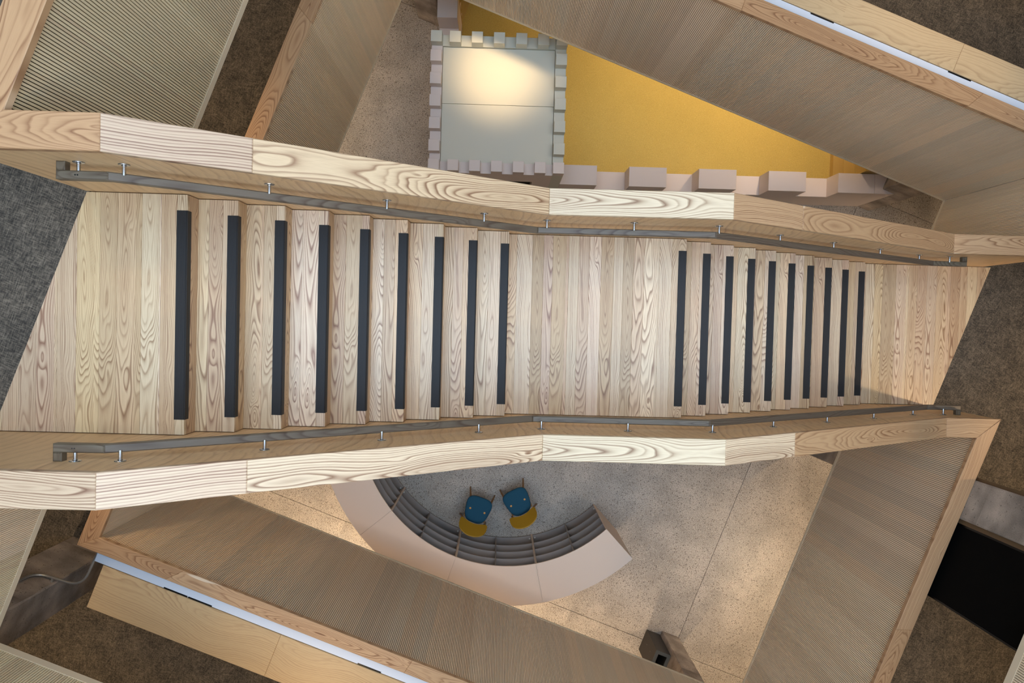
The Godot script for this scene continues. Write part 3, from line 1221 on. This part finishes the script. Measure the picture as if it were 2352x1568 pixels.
# origin at the front lower corner; l: along the front, d: into the depth
func shelf_unit(t: Node3D, o: Vector3, l: Vector3, d: Vector3, length: float, depth: float, h: float, ys: Array, bay: float):
	var blk := func(n: String, a0: float, a1: float, d0: float, d1: float, y0: float, y1: float, m: Material):
		var s := begin()
		var p := []
		for q in [[a0, d0], [a1, d0], [a1, d1], [a0, d1]]:
			var w: Vector3 = o + l * q[0] + d * q[1]
			p.append(Vector2(w.x, w.z))
		prism(s, p, o.y + y0, o.y + y1)
		put(s, n, m, t)
	blk.call("back_panel", 0.0, length, depth - 0.018, depth, 0.0, h - 0.021, M.yellow)
	blk.call("top_panel", 0.0, length, 0.0, depth, h - 0.02, h, M.yellow)
	for y in ys:
		blk.call("shelf", 0.019, length - 0.019, 0.004, depth - 0.019, y - 0.02, y, M.yellow)
	blk.call("side_panel", 0.0, 0.018, 0.0, depth - 0.019, 0.0, h - 0.021, M.yellow)
	blk.call("side_panel", length - 0.018, length, 0.0, depth - 0.019, 0.0, h - 0.021, M.yellow)
	blk.call("plinth", 0.019, length - 0.019, 0.03, 0.045, 0.0, ys[0] - 0.021, M.yellow)
	var a := bay
	while a < length - 0.1:
		for i in ys.size():
			var top: float = ys[i + 1] - 0.021 if i + 1 < ys.size() else h - 0.021
			blk.call("divider", a, a + 0.018, 0.006, depth - 0.02, ys[i] + 0.001, top, M.yellow)
		a += bay


# ==================================================================== curved bookcases
func bookcases():
	var c := Vector2(0.103, 1.42)
	var lab := ["first from its open right end", "second from the open right end", "third, before the seam near the slats", "the one disappearing under the stair"]
	var ts := [47.08, 77.94, 109.25, 140.33, 171.3]
	for k in 4:
		var t := thing("curved_bookcase", "grey curved bookcase unit with a pale top, " + lab[k], "bookcase")
		var a: float = ts[k] + 0.03
		var b: float = ts[k + 1] - 0.03
		var r0 := 2.245
		var r1 := 2.85
		var h := 1.5
		var n := 18
		var s := begin()
		sector(s, c, r0, r1, a + 0.35, b - 0.35, h - 0.025, h, n)
		put(s, "top_panel", M.laminate_top, t)
		s = begin()
		sector(s, c, r1 - 0.02, r1, a + 0.35, b - 0.35, 0.0, h - 0.0255, n)
		put(s, "back_panel", M.laminate, t)
		var e := 0.34
		for q in [[a, a + e], [b - e, b]]:
			s = begin()
			sector(s, c, r0, r1, q[0], q[1], 0.0, h, 1)
			put(s, "side_panel", M.laminate_top, t)
		for y in [0.07, 0.50, 0.83, 1.165]:
			s = begin()
			sector(s, c, r0 + 0.003, r1 - 0.0205, a + e + 0.02, b - e - 0.02, y - 0.025, y, n)
			put(s, "shelf", M.shelf_grey, t)
		s = begin()
		sector(s, c, r0 + 0.02, r0 + 0.035, a + e + 0.02, b - e - 0.02, 0.0, 0.0445, n)
		put(s, "plinth", M.shelf_grey, t)
		var m := (a + b) * 0.5
		for y in [[0.0705, 0.4745], [0.5005, 0.8045], [0.8305, 1.1395], [1.1655, h - 0.0255]]:
			s = begin()
			sector(s, c, r0 + 0.005, r1 - 0.021, m - 0.25, m + 0.25, y[0], y[1], 1)
			put(s, "divider", M.shelf_grey, t)
		for q in [a + 1.1, b - 1.1]:
			var an := deg_to_rad(q)
			var cy := CylinderMesh.new()
			cy.top_radius = 0.014
			cy.bottom_radius = 0.014
			cy.height = 0.012
			cy.radial_segments = 14
			put_mesh(cy, "levelling_cap", M.white, t, Transform3D(Basis.IDENTITY, Vector3(c.x + cos(an) * (r0 + 0.05), 0.0765, c.y + sin(an) * (r0 + 0.05))))


# ==================================================================== chairs
func chairs():
	var a := make_chair("blue chair with mustard back touching the curved bookcase, left of the two")
	a.position = Vector3(-0.369, 0, 3.127)
	a.rotation.y = deg_to_rad(-18.4)
	var b := a.duplicate() as Node3D
	b.name = numbered("chair")
	add_child(b)
	tag(b, "blue chair with mustard back standing clear of the bookcase, right of the two", "chair", "blue and mustard reading chairs")
	b.position = Vector3(0.322, 0, 2.98)
	b.rotation.y = deg_to_rad(27.9)


func superell(hx: float, hz: float, e: float, an: float) -> Vector2:
	var c := cos(an)
	var s := sin(an)
	return Vector2(hx * signf(c) * pow(absf(c), e), hz * signf(s) * pow(absf(s), e))


func make_chair(label: String) -> Node3D:
	var t := thing("chair", label, "chair", Vector3.ZERO, 0.0, "blue and mustard reading chairs")
	# cushion: narrower towards the back, domed
	var s := begin()
	var lev := [[0.80, 0.425], [0.95, 0.428], [1.0, 0.445], [0.985, 0.462], [0.93, 0.474], [0.7, 0.482], [0.35, 0.485], [0.0, 0.486]]
	var n := 48
	var pt := func(k: int, i: int) -> Vector3:
		var p := superell(0.222, 0.222, 0.62, TAU * i / n)
		var f: float = lev[k][0]
		var taper := 1.0 - 0.16 * (p.y / 0.222)
		return Vector3(p.x * f * taper * 0.93, lev[k][1], p.y * f - 0.03)
	s.set_smooth_group(1)
	for k in lev.size() - 1:
		for i in n:
			var j := (i + 1) % n
			var q := [pt.call(k, i), pt.call(k, j), pt.call(k + 1, j), pt.call(k + 1, i)]
			for p in [q[0], q[1], q[2], q[0], q[2], q[3]]:
				s.set_smooth_group(1)
				s.set_uv(Vector2.ZERO)
				s.set_color(Color.WHITE)
				s.add_vertex(p)
	s.generate_normals()
	var seat := put(s, "seat", M.blue, t)
	for x in [-0.125, 0.125]:
		var bt := begin()
		lathe(bt, [Vector2(0.017, 0.0), Vector2(0.017, 0.004), Vector2(0.013, 0.007), Vector2(0.0, 0.008)], 20, Vector3(x, 0.4825, -0.03))
		put(bt, "button", M.brass, seat)
	# frame under the cushion
	var f := begin()
	for q in [[-0.17, 0.17, -0.2, -0.175], [-0.16, 0.16, 0.12, 0.145], [-0.185, -0.16, -0.2, 0.145], [0.16, 0.185, -0.2, 0.145]]:
		box(f, q[0], q[1], 0.385, 0.424, q[2], q[3])
	put(f, "seat_frame", M.oak, t)
	# legs
	for x in [-1.0, 1.0]:
		var l := begin()
		tube(l, [Vector3(0.175 * x, 0.41, -0.18), Vector3(0.2 * x, 0.2, -0.215), Vector3(0.224 * x, 0.001, -0.25)], [0.019, 0.016, 0.011], 12)
		put(l, "leg", M.oak, t)
		var r := begin()
		tube(r, [Vector3(0.239 * x, 0.001, 0.252), Vector3(0.217 * x, 0.22, 0.205), Vector3(0.195 * x, 0.42, 0.172), Vector3(0.18 * x, 0.60, 0.19), Vector3(0.165 * x, 0.735, 0.245)], [0.011, 0.015, 0.018, 0.015, 0.012], 12)
		put(r, "leg", M.oak, t)
	# back rest: a bent plywood band leaning back
	var b := begin()
	var rows := 8
	var cols := 24
	var at := func(i: int, j: int, off: float) -> Vector3:
		var u := -1.0 + 2.0 * i / cols
		var w := float(j) / rows
		var rounding := sqrt(maxf(0.0, 1.0 - pow(absf(u), 5.0)))
		var y := 0.72 + (w - 0.5) * 0.22 * (0.35 + 0.65 * rounding)
		var z := 0.150 + 0.085 * (1.0 - u * u) + (y - 0.72) * 0.62 + off
		return Vector3(0.232 * u, y, z)
	for i in cols:
		for j in rows:
			quad(b, at.call(i, j, -0.008), at.call(i, j + 1, -0.008), at.call(i + 1, j + 1, -0.008), at.call(i + 1, j, -0.008))
			quad(b, at.call(i, j, 0.008), at.call(i + 1, j, 0.008), at.call(i + 1, j + 1, 0.008), at.call(i, j + 1, 0.008))
		quad(b, at.call(i, rows, -0.008), at.call(i, rows, 0.008), at.call(i + 1, rows, 0.008), at.call(i + 1, rows, -0.008))
		quad(b, at.call(i, 0, 0.008), at.call(i, 0, -0.008), at.call(i + 1, 0, -0.008), at.call(i + 1, 0, 0.008))
	for j in rows:
		quad(b, at.call(0, j, 0.008), at.call(0, j + 1, 0.008), at.call(0, j + 1, -0.008), at.call(0, j, -0.008))
		quad(b, at.call(cols, j, -0.008), at.call(cols, j + 1, -0.008), at.call(cols, j + 1, 0.008), at.call(cols, j, 0.008))
	put(b, "backrest", M.mustard, t)
	return t


# ==================================================================== bin
func bin():
	var t := thing("bin", "dark grey free-standing bin with a black opening on top beside the column", "bin")
	var a0 := 4.357
	var a1 := 4.606
	var b0 := 3.962
	var b1 := 4.335
	var h := 0.78
	for q in [["side_panel", a0, a0 + 0.02, b0, b1, 0.0, h - 0.02], ["side_panel", a1 - 0.02, a1, b0, b1, 0.0, h - 0.02], ["front_panel", a0 + 0.021, a1 - 0.021, b0, b0 + 0.02, 0.0, h - 0.02], ["back_panel", a0 + 0.021, a1 - 0.021, b1 - 0.02, b1, 0.0, h - 0.02]]:
		var s := begin()
		gbox(s, q[1], q[2], q[3], q[4], q[5], q[6])
		put(s, q[0], M.bin, t)
	var rim := begin()
	var w := 0.05
	gbox(rim, a0 - 0.002, a0 + w, b0 - 0.002, b1 + 0.002, h - 0.0195, h)
	gbox(rim, a1 - w, a1 + 0.002, b0 - 0.002, b1 + 0.002, h - 0.0195, h)
	gbox(rim, a0 + w, a1 - w, b0 - 0.002, b0 + w, h - 0.0195, h)
	gbox(rim, a0 + w, a1 - w, b1 - w, b1 + 0.002, h - 0.0195, h)
	put(rim, "rim", M.bin_frame, t)
	var inn := begin()
	gbox(inn, a0 + 0.021, a1 - 0.021, b0 + 0.021, b1 - 0.021, 0.02, 0.30)
	put(inn, "liner", M.black, t)
	for y in [0.30, 0.55]:
		var c := CylinderMesh.new()
		c.top_radius = 0.009
		c.bottom_radius = 0.009
		c.height = 0.006
		c.radial_segments = 12
		var p := G(a0 - 0.002, b0 + 0.14, y)
		put_mesh(c, "bolt", M.steel, t, Transform3D(Basis(Vector3(0, 1, 0), Vector3(-UX, 0, -UZ), Vector3(-UZ, 0, UX)), p))


# ==================================================================== lamps
func lamp(pos: Vector3, aim: Vector3, energy: float, angle: float, size: float, label: String, col := Color(1.0, 0.80, 0.56)):
	var t := thing("ceiling_light", label, "ceiling light", pos, 0.0, "recessed downlights in the soffits")
	var s := begin()
	var w := maxf(size, 0.055)
	lathe(s, [Vector2(w, 0.0), Vector2(w + 0.02, 0.0), Vector2(w + 0.02, 0.012), Vector2(w, 0.012)], 24, Vector3(0, -0.012, 0))
	put(s, "bezel", M.white, t)
	var d := CylinderMesh.new()
	d.top_radius = w - 0.001
	d.bottom_radius = w - 0.001
	d.height = 0.006
	var m := plain(Color(1, 0.95, 0.88))
	m.emission_enabled = true
	m.emission = col
	m.emission_energy_multiplier = 2.0
	put_mesh(d, "diffuser", m, t, Transform3D(Basis.IDENTITY, Vector3(0, -0.005, 0)))
	var l := SpotLight3D.new()
	l.name = "light"
	l.light_color = col
	l.light_energy = energy
	l.spot_angle = angle
	l.spot_angle_attenuation = 0.7 if angle > 10.0 else 2.5
	l.spot_range = 20.0
	l.spot_attenuation = 2.0
	l.light_size = size
	l.shadow_enabled = true
	t.add_child(l)
	l.position = Vector3(0, -0.03, 0)
	var dir := (aim - pos).normalized()
	l.basis = Basis.looking_at(dir, Vector3(0, 0, 1) if absf(dir.z) < 0.9 else Vector3(1, 0, 0))


func lamps():
	var y1 := Y2 - 1.14
	var y2 := Y3 - 0.66
	# lowest storey: downlights round the opening
	for q in [[-1.2, 5.8, 10.0], [1.6, 5.8, 10.0], [4.4, 6.2, 5.5], [6.6, 2.6, 6.0], [6.8, -1.8, 5.5], [2.6, -5.6, 8.0], [0.4, -5.6, 6.0], [-4.6, 2.6, 8.0], [-4.8, -2.6, 3.5]]:
		var p := G(q[0], q[1], y1)
		lamp(p, p + Vector3(0, -1, 0), q[2], 70.0, 0.06, "recessed warm downlight in the soffit over the terrazzo, out of view", Color(1.0, 0.89, 0.755))
	# gallery
	for q in [[-4.2, 0.0, 4.6], [-3.9, 6.0, 4.6], [1.0, 6.2, 3.6], [6.8, 3.4, 6.0], [6.8, -1.2, 6.0], [3.0, -6.2, 5.0], [-4.2, -4.5, 4.6], [-3.4, 2.2, 2.2], [-0.4, 4.9, 1.6]]:
		var p := G(q[0], q[1], y2)
		lamp(p, p + Vector3(0, -1, 0), q[2], 66.0, 0.06, "recessed warm downlight in the soffit over the gallery carpet, out of view", Color(1.0, 0.86, 0.68))
	# roof: warm spots round the skylight, aimed across the opening
	for q in [[-4.9, -2.0, 3.0, 0.0, 9.0], [-4.9, 3.0, 3.5, 1.0, 9.0], [6.7, -3.0, -1.5, -1.0, 13.0], [6.7, 2.5, -2.0, 1.0, 12.0], [0.0, 5.5, 1.5, -2.5, 7.0], [3.4, 5.5, 3.0, -2.5, 9.0], [1.0, -4.6, 1.0, 2.5, 8.0], [4.4, -4.6, 3.0, 2.0, 9.0]]:
		var p := G(q[0], q[1], 14.98)
		lamp(p, G(q[2], q[3], 3.0), q[4], 42.0, 0.35, "warm roof spotlight beside the skylight, aimed across the opening, out of view", Color(1.0, 0.87, 0.70))
	var p := G(-1.5, -4.35, 14.98)
	lamp(p, Vector3(-0.18, 1.8, -3.62), 230.0, 3.9, 0.3, "narrow roof spotlight aimed at the toy castle, out of view", Color(1.0, 0.86, 0.66))
